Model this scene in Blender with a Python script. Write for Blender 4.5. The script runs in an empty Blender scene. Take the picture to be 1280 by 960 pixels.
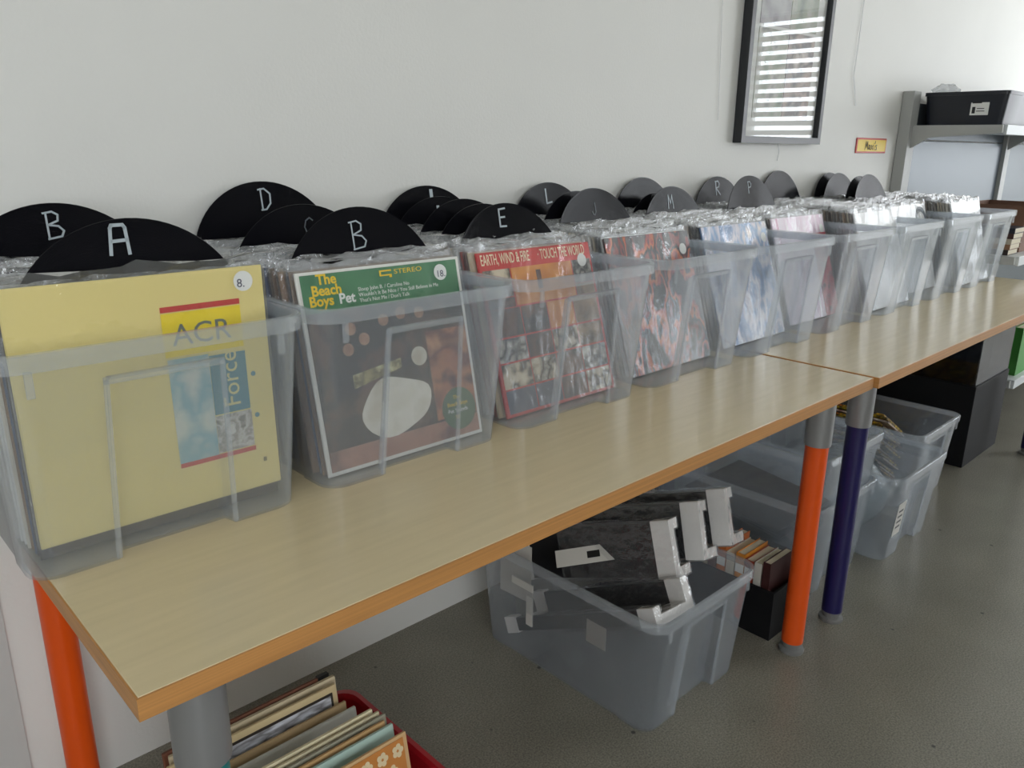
import bpy, math, random
from mathutils import Vector, Matrix
random.seed(7)
PI = math.pi
scene = bpy.context.scene
COL = scene.collection

# ------------------------------------------------------------------ camera
F_PX, CAM, YAW, PITCH, ROLL = 997.26, Vector((-0.185, -1.4826, 1.1991)), 0.76503, 0.28987, 0.0122
d = Vector((math.sin(YAW)*math.cos(PITCH), math.cos(YAW)*math.cos(PITCH), -math.sin(PITCH)))
r = Vector((math.cos(YAW), -math.sin(YAW), 0)); u = r.cross(d)
r2 = r*math.cos(ROLL) + u*math.sin(ROLL); u2 = -r*math.sin(ROLL) + u*math.cos(ROLL)
cd = bpy.data.cameras.new('camera'); cam = bpy.data.objects.new('camera', cd); COL.objects.link(cam)
cd.sensor_width = 36; cd.lens = F_PX*36/1280; cd.clip_start = 0.02
m3 = Matrix((r2, u2, -d)).transposed()
cam.matrix_world = Matrix.Translation(CAM) @ m3.to_4x4()
scene.camera = cam

# ------------------------------------------------------------------ world, daylight, exposure
w = bpy.data.worlds.new('overcast'); scene.world = w; w.use_nodes = True
bg = w.node_tree.nodes['Background']; bg.inputs[0].default_value = (0.93, 0.965, 1.0, 1); bg.inputs[1].default_value = 9.0
scene.view_settings.view_transform = 'Standard'; scene.view_settings.look = 'None'
scene.view_settings.gamma = 1; scene.view_settings.use_curve_mapping = False
scene.view_settings.exposure = -0.08
scene.cycles.transparent_max_bounces = 40
scene.cycles.max_bounces = 10
scene.cycles.diffuse_bounces = 5
RX0, RX1, RY0, RZ = -2.6, 8.6, -4.0, 2.9            # the room
# window openings: (wall, along0, along1, z0, z1)
WINS = [('front', 5.6, 8.4, 0.35, 2.65), ('front', -2.2, -0.2, 0.9, 2.5), ('right', -3.8, -0.9, 0.6, 2.65)]  # second front opening is unseen, added as soft fill for the near end
def portal(name, loc, rot, sx, sy):
    l = bpy.data.lights.new(name, 'AREA'); l.shape = 'RECTANGLE'; l.size = sx; l.size_y = sy
    l.cycles.is_portal = True
    o = bpy.data.objects.new(name, l); COL.objects.link(o); o.location = loc; o.rotation_euler = rot
for k, (wl, a, b, z0, z1) in enumerate(WINS):
    if wl == 'front': portal('window_daylight', ((a+b)/2, RY0-0.2, (z0+z1)/2), (PI/2, 0, 0), b-a, z1-z0)
    else: portal('window_daylight', (RX1+0.2, (a+b)/2, (z0+z1)/2), (PI/2, 0, PI/2), b-a, z1-z0)

# ------------------------------------------------------------------ materials
def srgb(c):
    return tuple(((v/255)/12.92 if v/255 <= .04045 else ((v/255+.055)/1.055)**2.4) for v in c)
MATS = {}
def mat(name, col, rough=.5, metal=0, var=0, scale=20, bump=0, bscale=80, stretch=(1, 1, 1), coat=0, spec=.5):
    if name in MATS: return MATS[name]
    m = bpy.data.materials.new(name); m.use_nodes = True; nt = m.node_tree; b = nt.nodes['Principled BSDF']
    c = srgb(col); b.inputs['Base Color'].default_value = (*c, 1); b.inputs['Roughness'].default_value = rough
    b.inputs['Metallic'].default_value = metal; b.inputs['Coat Weight'].default_value = coat
    b.inputs['Specular IOR Level'].default_value = spec
    if var or bump:
        tc = nt.nodes.new('ShaderNodeTexCoord'); mp = nt.nodes.new('ShaderNodeMapping'); mp.inputs['Scale'].default_value = stretch
        nt.links.new(tc.outputs['Object'], mp.inputs[0])
    if var:
        n = nt.nodes.new('ShaderNodeTexNoise'); n.inputs['Scale'].default_value = scale; n.inputs['Detail'].default_value = 5
        nt.links.new(mp.outputs[0], n.inputs['Vector'])
        cr = nt.nodes.new('ShaderNodeValToRGB'); cr.color_ramp.elements[0].position = .3; cr.color_ramp.elements[1].position = .7
        cr.color_ramp.elements[0].color = (*[v*(1-var) for v in c], 1); cr.color_ramp.elements[1].color = (*[min(1, v*(1+var)) for v in c], 1)
        nt.links.new(n.outputs[0], cr.inputs[0]); nt.links.new(cr.outputs[0], b.inputs['Base Color'])
    if bump:
        n2 = nt.nodes.new('ShaderNodeTexNoise'); n2.inputs['Scale'].default_value = bscale; n2.inputs['Detail'].default_value = 4
        nt.links.new(mp.outputs[0], n2.inputs['Vector'])
        bp = nt.nodes.new('ShaderNodeBump'); bp.inputs['Strength'].default_value = bump; bp.inputs['Distance'].default_value = .004
        nt.links.new(n2.outputs[0], bp.inputs['Height']); nt.links.new(bp.outputs[0], b.inputs['Normal'])
    MATS[name] = m; return m
def clear(name, col, body, gloss, rough, bump=0, bscale=60, stretch=(1, 1, 1), edge=0):
    """see-through plastic: mostly transparent, some milky scatter, a Fresnel gloss"""
    if name in MATS: return MATS[name]
    m = bpy.data.materials.new(name); m.use_nodes = True; nt = m.node_tree
    nt.nodes.remove(nt.nodes['Principled BSDF']); out = nt.nodes['Material Output']; N = nt.nodes.new; L = nt.links.new
    tr = N('ShaderNodeBsdfTransparent'); tr.inputs[0].default_value = (.985, .99, .995, 1)
    df = N('ShaderNodeBsdfDiffuse'); df.inputs[0].default_value = (*srgb(col), 1)
    tl = N('ShaderNodeBsdfTranslucent'); tl.inputs[0].default_value = (*srgb(col), 1)
    mx = N('ShaderNodeMixShader'); mx.inputs[0].default_value = .45; L(df.outputs[0], mx.inputs[1]); L(tl.outputs[0], mx.inputs[2])
    lw = N('ShaderNodeLayerWeight'); lw.inputs[0].default_value = .5       # seen edge-on the sheet is longer to look through, so milkier
    p3 = N('ShaderNodeMath'); p3.operation = 'POWER'; p3.inputs[1].default_value = 3; L(lw.outputs['Facing'], p3.inputs[0])
    mk = N('ShaderNodeMath'); mk.operation = 'MULTIPLY_ADD'; mk.inputs[1].default_value = edge; mk.inputs[2].default_value = body; L(p3.outputs[0], mk.inputs[0])
    m1 = N('ShaderNodeMixShader'); L(mk.outputs[0], m1.inputs[0]); L(tr.outputs[0], m1.inputs[1]); L(mx.outputs[0], m1.inputs[2])
    gl = N('ShaderNodeBsdfGlossy'); gl.inputs['Roughness'].default_value = rough
    fr = N('ShaderNodeLayerWeight'); fr.inputs[0].default_value = .5       # Schlick: .04 + .7 (1-cos)^5, the same from both sides of the sheet
    pw = N('ShaderNodeMath'); pw.operation = 'POWER'; pw.inputs[1].default_value = 5; L(fr.outputs['Facing'], pw.inputs[0])
    ma = N('ShaderNodeMath'); ma.operation = 'MULTIPLY_ADD'; ma.inputs[1].default_value = .7; ma.inputs[2].default_value = .04; L(pw.outputs[0], ma.inputs[0])
    mu = N('ShaderNodeMath'); mu.operation = 'MULTIPLY'; mu.inputs[1].default_value = gloss; mu.use_clamp = True; L(ma.outputs[0], mu.inputs[0])
    m2 = N('ShaderNodeMixShader'); L(mu.outputs[0], m2.inputs[0]); L(m1.outputs[0], m2.inputs[1]); L(gl.outputs[0], m2.inputs[2])
    if bump:
        tc = N('ShaderNodeTexCoord'); mp = N('ShaderNodeMapping'); mp.inputs['Scale'].default_value = stretch; L(tc.outputs['Object'], mp.inputs[0])
        n = N('ShaderNodeTexNoise'); n.inputs['Scale'].default_value = bscale; n.inputs['Detail'].default_value = 3; L(mp.outputs[0], n.inputs['Vector'])
        bp = N('ShaderNodeBump'); bp.inputs['Strength'].default_value = bump; bp.inputs['Distance'].default_value = .01; L(n.outputs[0], bp.inputs['Height'])
        for s in (df, gl): L(bp.outputs[0], s.inputs['Normal'])
        L(bp.outputs[0], fr.inputs['Normal'])
    L(m2.outputs[0], out.inputs[0]); MATS[name] = m; return m
def patches(name, cols, scale=8, kind='noise', stretch=(1, 1, 1), rough=.35, detail=3):
    """an abstract printed picture: several colours in soft or cellular patches"""
    if name in MATS: return MATS[name]
    m = bpy.data.materials.new(name); m.use_nodes = True; nt = m.node_tree; b = nt.nodes['Principled BSDF']; N = nt.nodes.new; L = nt.links.new
    tc = N('ShaderNodeTexCoord'); mp = N('ShaderNodeMapping'); mp.inputs['Scale'].default_value = stretch; L(tc.outputs['Object'], mp.inputs[0])
    if kind == 'noise':
        t = N('ShaderNodeTexNoise'); t.inputs['Detail'].default_value = detail; t.inputs['Scale'].default_value = scale; o = t.outputs[0]
    elif kind == 'wave':
        t = N('ShaderNodeTexWave'); t.inputs['Scale'].default_value = scale; t.inputs['Distortion'].default_value = 9; t.inputs['Detail'].default_value = 2; o = t.outputs['Fac']
    else:
        t = N('ShaderNodeTexVoronoi'); t.inputs['Scale'].default_value = scale; o = t.outputs['Distance']
    L(mp.outputs[0], t.inputs['Vector'])
    cr = N('ShaderNodeValToRGB'); e = cr.color_ramp.elements; n = len(cols)
    lo, hi = (.32, .68) if kind == 'noise' else (.05, .95)
    while len(e) < n: e.new(.5)
    for k in range(n):
        e[k].position = lo + (hi-lo)*k/(n-1); e[k].color = (*srgb(cols[k]), 1)
    L(o, cr.inputs[0]); L(cr.outputs[0], b.inputs['Base Color']); b.inputs['Roughness'].default_value = rough
    MATS[name] = m; return m
def vinyl():
    if 'vinyl' in MATS: return MATS['vinyl']
    m = bpy.data.materials.new('vinyl'); m.use_nodes = True; nt = m.node_tree; b = nt.nodes['Principled BSDF']; N = nt.nodes.new; L = nt.links.new
    b.inputs['Base Color'].default_value = (.006, .006, .008, 1); b.inputs['Roughness'].default_value = .12
    tc = N('ShaderNodeTexCoord'); wv = N('ShaderNodeTexWave'); wv.wave_type = 'RINGS'; wv.rings_direction = 'Y'
    wv.inputs['Scale'].default_value = 150; wv.inputs['Distortion'].default_value = .0; L(tc.outputs['Object'], wv.inputs['Vector'])
    w2 = N('ShaderNodeTexWave'); w2.wave_type = 'RINGS'; w2.rings_direction = 'Y'; w2.inputs['Scale'].default_value = 17; w2.inputs['Distortion'].default_value = 1.2
    L(tc.outputs['Object'], w2.inputs['Vector'])
    ad = N('ShaderNodeMath'); ad.operation = 'ADD'; L(wv.outputs['Fac'], ad.inputs[0]); L(w2.outputs['Fac'], ad.inputs[1])
    bp = N('ShaderNodeBump'); bp.inputs['Strength'].default_value = .2; bp.inputs['Distance'].default_value = .0003
    L(ad.outputs[0], bp.inputs['Height']); L(bp.outputs[0], b.inputs['Normal'])
    tg = N('ShaderNodeTangent'); tg.direction_type = 'RADIAL'; tg.axis = 'Y'; L(tg.outputs[0], b.inputs['Tangent'])
    b.inputs['Anisotropic'].default_value = .35; b.inputs['Specular IOR Level'].default_value = .10
    MATS['vinyl'] = m; return m

WHITE = mat('white_paper', (236, 236, 232), .5); BLACK = mat('black_plastic', (18, 18, 20), .4)
PP = clear('clear_polypropylene', (212, 219, 227), .125, 1.2, .10, edge=.45)
PPRIM = clear('clear_rim_plastic', (222, 228, 234), .22, 1.2, .12, edge=.3)
FILM = clear('sleeve_film', (232, 234, 236), .05, 2.0, .11, .35, 38, (1, 1, .6))
FILMTOP = clear('sleeve_film_top', (244, 246, 248), .17, 3.2, .13, .9, 60, (1, 1, 1))

# ------------------------------------------------------------------ mesh helpers
class MB:
    def __init__(s): s.v = []; s.f = []
    def add(s, vs, fs):
        o = len(s.v); s.v += [tuple(x) for x in vs]; s.f += [tuple(i+o for i in f) for f in fs]; return s
    def box(s, x0, x1, y0, y1, z0, z1, M=None):
        vs = [Vector((x, y, z)) for z in (z0, z1) for y in (y0, y1) for x in (x0, x1)]
        if M: vs = [M @ v for v in vs]
        return s.add(vs, [(0, 2, 3, 1), (4, 5, 7, 6), (0, 1, 5, 4), (2, 6, 7, 3), (0, 4, 6, 2), (1, 3, 7, 5)])
    def loft(s, loops, cap0=True, cap1=True, close=True):
        n = len(loops[0]); vs = [p for l in loops for p in l]; fs = []
        for k in range(len(loops)-1):
            for i in range(n if close else n-1):
                j = (i+1) % n; fs.append((k*n+i, k*n+j, (k+1)*n+j, (k+1)*n+i))
        if cap0: fs.append(tuple(reversed(range(n))))
        if cap1: fs.append(tuple(range((len(loops)-1)*n, len(loops)*n)))
        return s.add(vs, fs)
    def lathe(s, prof, seg=24, c=(0, 0)):
        return s.loft([[(c[0]+R*math.cos(2*PI*i/seg), c[1]+R*math.sin(2*PI*i/seg), z) for i in range(seg)] for R, z in prof])
    def tube(s, pts, R, seg=8):
        pts = [Vector(p) for p in pts]; loops = []
        for k, p in enumerate(pts):
            t = (pts[min(k+1, len(pts)-1)]-pts[max(k-1, 0)]).normalized()
            a = t.cross(Vector((0, 0, 1)) if abs(t.z) < .9 else Vector((1, 0, 0))).normalized(); b = t.cross(a)
            loops.append([p+R*(a*math.cos(2*PI*i/seg)+b*math.sin(2*PI*i/seg)) for i in range(seg)])
        return s.loft(loops)
    def mesh(s, name, m, smooth=False):
        me = bpy.data.meshes.new(name); me.from_pydata(s.v, [], s.f); me.update()
        if m: me.materials.append(m)
        if smooth:
            for p in me.polygons: p.use_smooth = len(p.vertices) < 6
            try: me.set_sharp_from_angle(angle=math.radians(40))
            except Exception: pass
        return me
    def build(s, name, m, parent=None, smooth=False):
        return link(name, s.mesh(name, m, smooth), parent)
def link(name, me, parent=None, loc=(0, 0, 0), rot=(0, 0, 0)):
    o = bpy.data.objects.new(name, me); COL.objects.link(o); o.parent = parent; o.location = loc; o.rotation_euler = rot
    return o
def tag(o, label, cat, group=None):
    o['label'] = label; o['category'] = cat
    if group: o['group'] = group
    return o
def thing(name, label, cat, loc=(0, 0, 0), rot=(0, 0, 0), group=None):
    return tag(link(name, None, None, loc, rot), label, cat, group)
def struct(o): o['kind'] = 'structure'; return o
def bevel(o, wd=.002, seg=2):
    b = o.modifiers.new('bevel', 'BEVEL'); b.width = wd; b.segments = seg; b.limit_method = 'ANGLE'; return o
def box(x0, x1, y0, y1, z0, z1): return MB().box(x0, x1, y0, y1, z0, z1)
def text_mesh(body, size, m, ext=.0002, bold=0):
    c = bpy.data.curves.new('lettering', 'FONT'); c.body = body; c.size = size; c.extrude = ext; c.offset = bold; c.resolution_u = 3
    o = bpy.data.objects.new('lettering', c); me = bpy.data.meshes.new_from_object(o)
    bpy.data.objects.remove(o); bpy.data.curves.remove(c)
    me.materials.clear(); me.materials.append(m); return me
def stroke_mesh(lines, h, wd, m, aspect=.62):
    """handwritten strokes as flat ribbons facing -y; lines in unit coordinates (0..1, 0..1)"""
    mb = MB()
    for ln in lines:
        P = [Vector(((x-.5)*h*aspect, 0, (z-.5)*h)) for x, z in ln]
        for a, b in zip(P, P[1:]):
            t = (b-a).normalized(); n = Vector((-t.z, 0, t.x))*wd/2; a2 = a-t*wd*.3; b2 = b+t*wd*.3
            q = [a2-n, b2-n, b2+n, a2+n]
            mb.add([v+Vector((0, -.0003, 0)) for v in q]+[v+Vector((0, .0003, 0)) for v in q],
                   [(0, 1, 2, 3), (7, 6, 5, 4), (0, 4, 5, 1), (1, 5, 6, 2), (2, 6, 7, 3), (3, 7, 4, 0)])
    return mb.mesh('lettering', m)

# ------------------------------------------------------------------ the room
WALLM = mat('white_wall_paint', (228, 227, 222), .55, var=.015, scale=3, bump=.12, bscale=140)
struct(box(RX0, RX1, 0, .15, 0, RZ).build('wall_back', WALLM))
struct(box(RX0-.15, RX0, RY0-.15, .15, 0, RZ).build('wall_left', WALLM))
def wall_with_windows(name, a0, a1, wins, put):
    mb = MB(); xs = a0
    for (a, b, z0, z1) in wins:
        put(mb, xs, a, 0, RZ); put(mb, a, b, 0, z0); put(mb, a, b, z1, RZ); xs = b
    put(mb, xs, a1, 0, RZ); return struct(mb.build(name, WALLM))
wall_with_windows('wall_front', RX0, RX1, sorted((a, b, c, e) for wl, a, b, c, e in WINS if wl == 'front'), lambda mb, a, b, z0, z1: mb.box(a, b, RY0-.15, RY0, z0, z1))
wall_with_windows('wall_right', RY0-.15, .15, [(a, b, c, e) for wl, a, b, c, e in WINS if wl == 'right'], lambda mb, a, b, z0, z1: mb.box(RX1, RX1+.15, a, b, z0, z1))
struct(box(RX0-.15, RX1+.15, RY0-.15, .15, RZ, RZ+.12).build('ceiling', mat('ceiling_paint', (232, 232, 228), .8)))
GLASS = clear('window_glass', (240, 245, 245), .01, 1.0, .02)
FRAMEM = mat('white_window_frame', (225, 226, 226), .4)
for k, (wl, a, b, z0, z1) in enumerate(WINS):
    wn = struct(link('window_%d' % (k+1), None)); fr = MB(); gp = MB()
    def put(mb, p, q, zz0, zz1, y0, y1):
        if wl == 'front': mb.box(p, q, RY0-y1, RY0-y0, zz0, zz1)
        else: mb.box(RX1+y0, RX1+y1, p, q, zz0, zz1)
    for p, q, zz0, zz1 in ((a, a+.06, z0, z1), (b-.06, b, z0, z1), (a+.06, b-.06, z0, z0+.06), (a+.06, b-.06, z1-.06, z1)): put(fr, p, q, zz0, zz1, .05, .11)
    n = max(1, round((b-a)/1.3))
    for i in range(1, n): put(fr, a+(b-a)*i/n-.03, a+(b-a)*i/n+.03, z0+.06, z1-.06, .05, .11)
    fr.build('window_frame', FRAMEM, wn); put(gp, a+.06, b-.06, z0+.06, z1-.06, .077, .083); gp.build('pane', GLASS, wn)
    if wl == 'right':
        z = z0+.05
        while z < z1-.05:
            link('slat', box(-.03, .03, a, b, -.002, .002).mesh('slat', mat('blind_slat', (150, 140, 132), .5)), wn, (RX1-.05, 0, z+.03), (0, math.radians(58), 0))
            z += .10
# pilaster edge low on the wall left of the table
struct(box(-.9, .017, -.006, 0, 0, RZ).build('trim_1', mat('grey_trim_paint', (205, 205, 202), .5)))
# floor: grey-olive sheet floor with specks and scuffs
def floor_mat():
    m = mat('grey_floor', (138, 134, 123), .31, var=.10, scale=5, bump=.015, bscale=60); nt = m.node_tree; N = nt.nodes.new; L = nt.links.new
    b = nt.nodes['Principled BSDF']; src = b.inputs['Base Color'].links[0].from_socket
    tc = N('ShaderNodeTexCoord'); v = N('ShaderNodeTexNoise'); v.inputs['Scale'].default_value = 260; v.inputs['Detail'].default_value = 2; L(tc.outputs['Object'], v.inputs['Vector'])
    cr = N('ShaderNodeValToRGB'); cr.color_ramp.elements[0].position = .35; cr.color_ramp.elements[0].color = (.62, .62, .6, 1)
    cr.color_ramp.elements[1].position = .65; cr.color_ramp.elements[1].color = (1.12, 1.12, 1.1, 1)
    L(v.outputs[0], cr.inputs[0]); mx = N('ShaderNodeMix'); mx.data_type = 'RGBA'; mx.blend_type = 'MULTIPLY'; mx.inputs[0].default_value = 1
    L(src, mx.inputs[6]); L(cr.outputs[0], mx.inputs[7])
    vo = N('ShaderNodeTexVoronoi'); vo.inputs['Scale'].default_value = 9; L(tc.outputs['Object'], vo.inputs['Vector'])
    c2 = N('ShaderNodeValToRGB'); c2.color_ramp.elements[0].position = .035; c2.color_ramp.elements[0].color = (1, 1, 1, 1); c2.color_ramp.elements[1].position = .055; c2.color_ramp.elements[1].color = (0, 0, 0, 1)
    L(vo.outputs['Distance'], c2.inputs[0]); m2 = N('ShaderNodeMix'); m2.data_type = 'RGBA'; L(c2.outputs[0], m2.inputs[0])
    L(mx.outputs[2], m2.inputs[6]); m2.inputs[7].default_value = (.05, .048, .043, 1); L(m2.outputs[2], b.inputs['Base Color']); return m
struct(box(RX0-.15, RX1+.15, RY0-.15, .15, -.1, 0).build('floor', floor_mat()))

# ------------------------------------------------------------------ tables
H = 0.6995
def wood_mat():
    m = mat('pale_beech_laminate', (214, 197, 160), .25, var=.04, scale=7, stretch=(.9, 9, 9), coat=.15); return m
EDGE = mat('beech_edge_band', (186, 132, 74), .5, var=.16, scale=9, stretch=(.3, 1, 34))
STEEL = mat('brushed_steel', (150, 150, 150), .42, .5); ORANGE = mat('orange_lacquer', (228, 84, 14), .35); NAVY = mat('navy_lacquer', (34, 30, 84), .3)
TEAL = mat('teal_lacquer', (20, 122, 122), .35); GREYPL = mat('grey_plastic', (120, 120, 118), .5)
def table(label, x0, x1, y0, y1, legs):
    t = thing('table', label, 'table', ((x0+x1)/2, (y0+y1)/2, 0)); ox, oy = t.location.x, t.location.y
    th = .026; a, b, c, e = x0-ox, x1-ox, y0-oy, y1-oy
    bevel(box(a+.002, b-.002, c+.002, e-.002, H-th, H).build('tabletop', wood_mat(), t), .001)
    for q in ((a, b, c, c+.002), (a, b, e-.002, e), (a, a+.002, c+.002, e-.002), (b-.002, b, c+.002, e-.002)):
        box(q[0], q[1], q[2], q[3], H-th, H-.0008).build('edge_band', EDGE, t)
    for lx, ly, lm in legs:
        lg = MB().lathe([(.026, .028), (.026, H-th-.115)], 28).build('leg', lm, t, True); lg.location = (lx-ox, ly-oy, 0)
        MB().lathe([(.030, H-th-.125), (.0305, H-th-.12), (.0305, H-th)], 28).build('sleeve', STEEL, lg, True)
        MB().lathe([(.030, 0), (.031, .004), (.030, .009), (.022, .012), (.022, .020), (.025, .022), (.025, .030)], 24).build('foot', GREYPL, lg, True)
    return t
table('pale beech table with orange and teal legs under the first record boxes', 0, 1.632, -.7883, -.008,
      [(.076, -.726, TEAL), (.085, -.075, ORANGE), (1.52, -.726, ORANGE), (1.52, -.075, NAVY)])
table('pale beech table with navy legs butted against the orange-legged table', 1.642, 3.572, -.797, -.055,
      [(1.727, -.73, NAVY), (1.68, -.095, NAVY), (3.50, -.73, NAVY), (3.50, -.11, NAVY)])

# ------------------------------------------------------------------ clear storage boxes
def perim(a, b, rad, nx, dn, ny, dl, z, segs=5):
    """rounded rectangle with a notch (half width nx, depth dn) in the short ends and a shallow one in the long sides"""
    P = []
    def side(h, n, dep, f):
        for t, dd in ((-n, 0), (-n+.006, dep), (n-.006, dep), (n, 0)): P.append(f(t, dd))
    def arc(cx, cy, a0):
        for i in range(segs+1):
            an = a0+PI/2*i/segs; P.append((cx+rad*math.cos(an), cy+rad*math.sin(an), z))
    side(a, nx, dn, lambda t, q: (t, -b+q, z)); arc(a-rad, -b+rad, -PI/2)
    side(b, ny, dl, lambda t, q: (a-q, t, z)); arc(a-rad, b-rad, 0)
    side(a, nx, dn, lambda t, q: (-t, b-q, z)); arc(-a+rad, b-rad, PI/2)
    side(b, ny, dl, lambda t, q: (-a+q, -t, z)); arc(-a+rad, -b+rad, PI)
    return P
BOXMESH = {}
def box_meshes(W, D, h):
    key = (W, D, h)
    if key in BOXMESH: return BOXMESH[key]
    fl = .008; at, bt = W/2-fl, D/2-fl; tap = .024*h/.28; ab, bb = at-tap*.55, bt-tap
    def lv(z, o, notch):
        t = z/h; a = ab+(at-ab)*t-o; b = bb+(bt-bb)*t-o
        dn = (.022-.006*t) if notch else 0
        return perim(a, b, .034-o, .068+.008*(1-t), dn, b-.075, .003 if notch else 0, z)
    zr = h*.845; T = .0022
    mb = MB()
    loops = [lv(0, .0, True), lv(zr-.006, 0, True), lv(zr+.004, 0, False), lv(h-.002, 0, False), lv(h-.002, T, False), lv(zr+.004, T, False), lv(zr-.006, T, True), lv(.003, T, True)]
    mb.loft(loops); body = mb.mesh('body', PP, True)
    mr = MB(); rh = .020
    def rl(o, z): return perim(at+o, bt+o, .036+o, .068, 0, bt-.075, 0, z)
    L4 = [rl(.0002, h-rh*.25), rl(fl-.002, h-rh), rl(fl, h-rh), rl(fl, h-.002), rl(fl-.002, h), rl(-T, h), rl(-T, h-.003), rl(.0002, h-.003)]
    n = len(L4[0]); mr.loft(L4+[L4[0]], False, False); rim = mr.mesh('rim', PPRIM, True)
    rb = box(-.004, .004, -.004, .0, -.030, 0).mesh('rib', PPRIM)
    tm = MB()                                     # thicker moulded edge around the recess
    def ed(x, z): t = z/h; return Vector((x*(.068+.008*(1-t)), -(bb+(bt-bb)*t)-.0006, z))
    za = zr-.002
    for sx in (-1, 1):
        a_, b_ = ed(sx, .002), ed(sx, za)
        tm.loft([[q+Vector((dx, dy, 0)) for dx, dy in ((-.0028, -.0008), (.0028, -.0008), (.0028, .004), (-.0028, .004))] for q in (a_, b_)])
    a_, b_ = ed(-1, za), ed(1, za)
    tm.loft([[q+Vector((0, dy, dz)) for dz, dy in ((-.004, -.0008), (-.004, .004), (.004, .004), (.004, -.0008))] for q in (a_-Vector((.0028, 0, 0)), b_+Vector((.0028, 0, 0)))])
    trim = tm.mesh('recess_edge', PPRIM)
    BOXMESH[key] = (body, rim, rb, at, bt, trim); return BOXMESH[key]
def storage_box(label, cx, cy, z, W, D, h, rz=0, group=None):
    body, rim, rb, at, bt, trim = box_meshes(W, D, h)
    t = thing('storage_box', label, 'box', (cx, cy, z), (0, 0, rz), group)
    link('body', body, t); link('rim', rim, t); link('recess_edge', trim, t); link('recess_edge', trim, t, (0, 0, 0), (0, 0, PI))
    for sx in (-1, 1):
        link('rib', rb, t, (sx*(at-.038), -bt, h-.019)); link('rib', rb, t, (sx*(at-.038), bt, h-.019), (0, 0, PI))
    return t

# ------------------------------------------------------------------ record sleeves
SW, SH = .315, .315
EDGECOL = [(142, 112, 84), (196, 178, 146), (226, 220, 205), (238, 238, 236), (30, 30, 32), (64, 58, 54), (120, 98, 80), (172, 160, 140), (70, 84, 112), (150, 58, 46), (210, 204, 196), (94, 78, 66)]
def sleeve_mesh(t, m, w=SW, h=SH):
    """cardboard sleeve: square front edges at the opening, rounded spine on the left, faces slightly bowed"""
    loops = []
    for z, k in ((0, .8), (.004, 1), (h*.5, 1.04), (h-.004, 1), (h, .8)):
        a = t/2*k
        loops.append([(-w/2+.0015, -a, z), (0, -a*1.03, z), (w/2, -a, z), (w/2, a, z), (0, a*1.03, z), (-w/2+.0015, a, z), (-w/2, a*.4, z), (-w/2, -a*.4, z)])
    return MB().loft(loops).mesh('card_sleeve', m)
def film_mesh(t, z0, top, seed, m):
    rnd = random.Random(seed); a = t/2+.0007; n = 15; loops = []
    ph = [rnd.uniform(0, 6.28) for _ in range(4)]
    for z, k in ((z0, 1), (SH-.002, 1.05), (SH+top*.5, .75), (SH+top, .45)):
        f, g = [], []
        for i in range(n):
            x = -SW/2-.002+(SW+.004)*i/(n-1); q = (z-SH)/top if z > SH else 0
            wv = q*(.0042*math.sin(i*1.3+ph[0])+.003*math.sin(i*2.7+ph[1])); dz = q*(.0035*math.sin(i*.9+ph[2])+.0025*math.sin(i*2.1+ph[3]))
            f.append((x, -a*k+wv, z+dz)); g.append((x, a*k+wv+.0004, z+dz))
        loops.append(f+g[::-1])
    return MB().loft(loops, True, True).mesh('plastic_cover', m, True)
CNAME = ['brown', 'tan', 'cream', 'white', 'black', 'charcoal', 'umber', 'beige', 'blue', 'red', 'pale grey', 'dark brown']
THK = [.0042, .0050, .0058]
SM = {}
for ci, c in enumerate(EDGECOL):
    for ti, t in enumerate(THK):
        SM[ci, ti] = sleeve_mesh(t, mat('sleeve_card_%d' % ci, c, .55, var=.12, scale=14))
FM = {(ti, s): film_mesh(t, .245, .009+.003*s, 31*ti+s, FILMTOP) for ti, t in enumerate(THK) for s in range(4)}
FMFULL = film_mesh(.0052, .001, .014, 77, FILM)

def panel(parent, u0, u1, v0, v1, m, off=.0034, name='print'):
    return box((u0-.5)*SW, (u1-.5)*SW, -off-.0004, -off, v0*SH, v1*SH).build(name, m, parent)
def words(parent, body, u, v, size, m, off=.0040, rot=0, sx=1, bold=0):
    o = link('lettering', text_mesh(body, size, m, .0002, bold), parent, ((u-.5)*SW, -off, v*SH), (PI/2, rot, 0)); o.scale = (sx, 1, 1); return o
def disc(parent, u, v, rad, m, off=.0041, name='sticker'):
    return MB().loft([[((u-.5)*SW+rad*math.cos(2*PI*i/28), -y, v*SH+rad*math.sin(2*PI*i/28)) for i in range(28)] for y in (off, off+.0003)]).build(name, m, parent)
INK = mat('pen_ink', (70, 70, 90), .6)

def cover_yellow(o):
    Y = mat('yellow_print', (240, 214, 20), .4); RD = mat('red_print', (198, 50, 44), .4); TL = mat('teal_print', (74, 132, 146), .4)
    panel(o, .55, .885, .845, .868, RD); panel(o, .55, .885, .66, .84, Y)
    words(o, 'ACR', .585, .705, .040, mat('grey_print', (104, 112, 104), .5), sx=1.0)
    panel(o, .555, .725, .20, .65, patches('pale_sky_picture', [(200, 212, 208), (208, 212, 200), (140, 182, 188), (214, 214, 204)], 14))
    panel(o, .727, .887, .378, .64, TL); words(o, 'Force', .845, .40, .034, mat('cream_print', (226, 214, 150), .5), rot=-PI/2)
    panel(o, .727, .89, .205, .372, patches('grey_rock_picture', [(120, 116, 112), (210, 206, 198), (150, 146, 140), (224, 220, 214)], 60))
    panel(o, .556, .894, .180, .200, RD)
    for v in (.53, .34): disc(o, .915, v, .0035, TL, .0036, 'print')
    panel(o, .925, .94, .115, .135, mat('olive_print', (110, 104, 60), .5))
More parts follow.
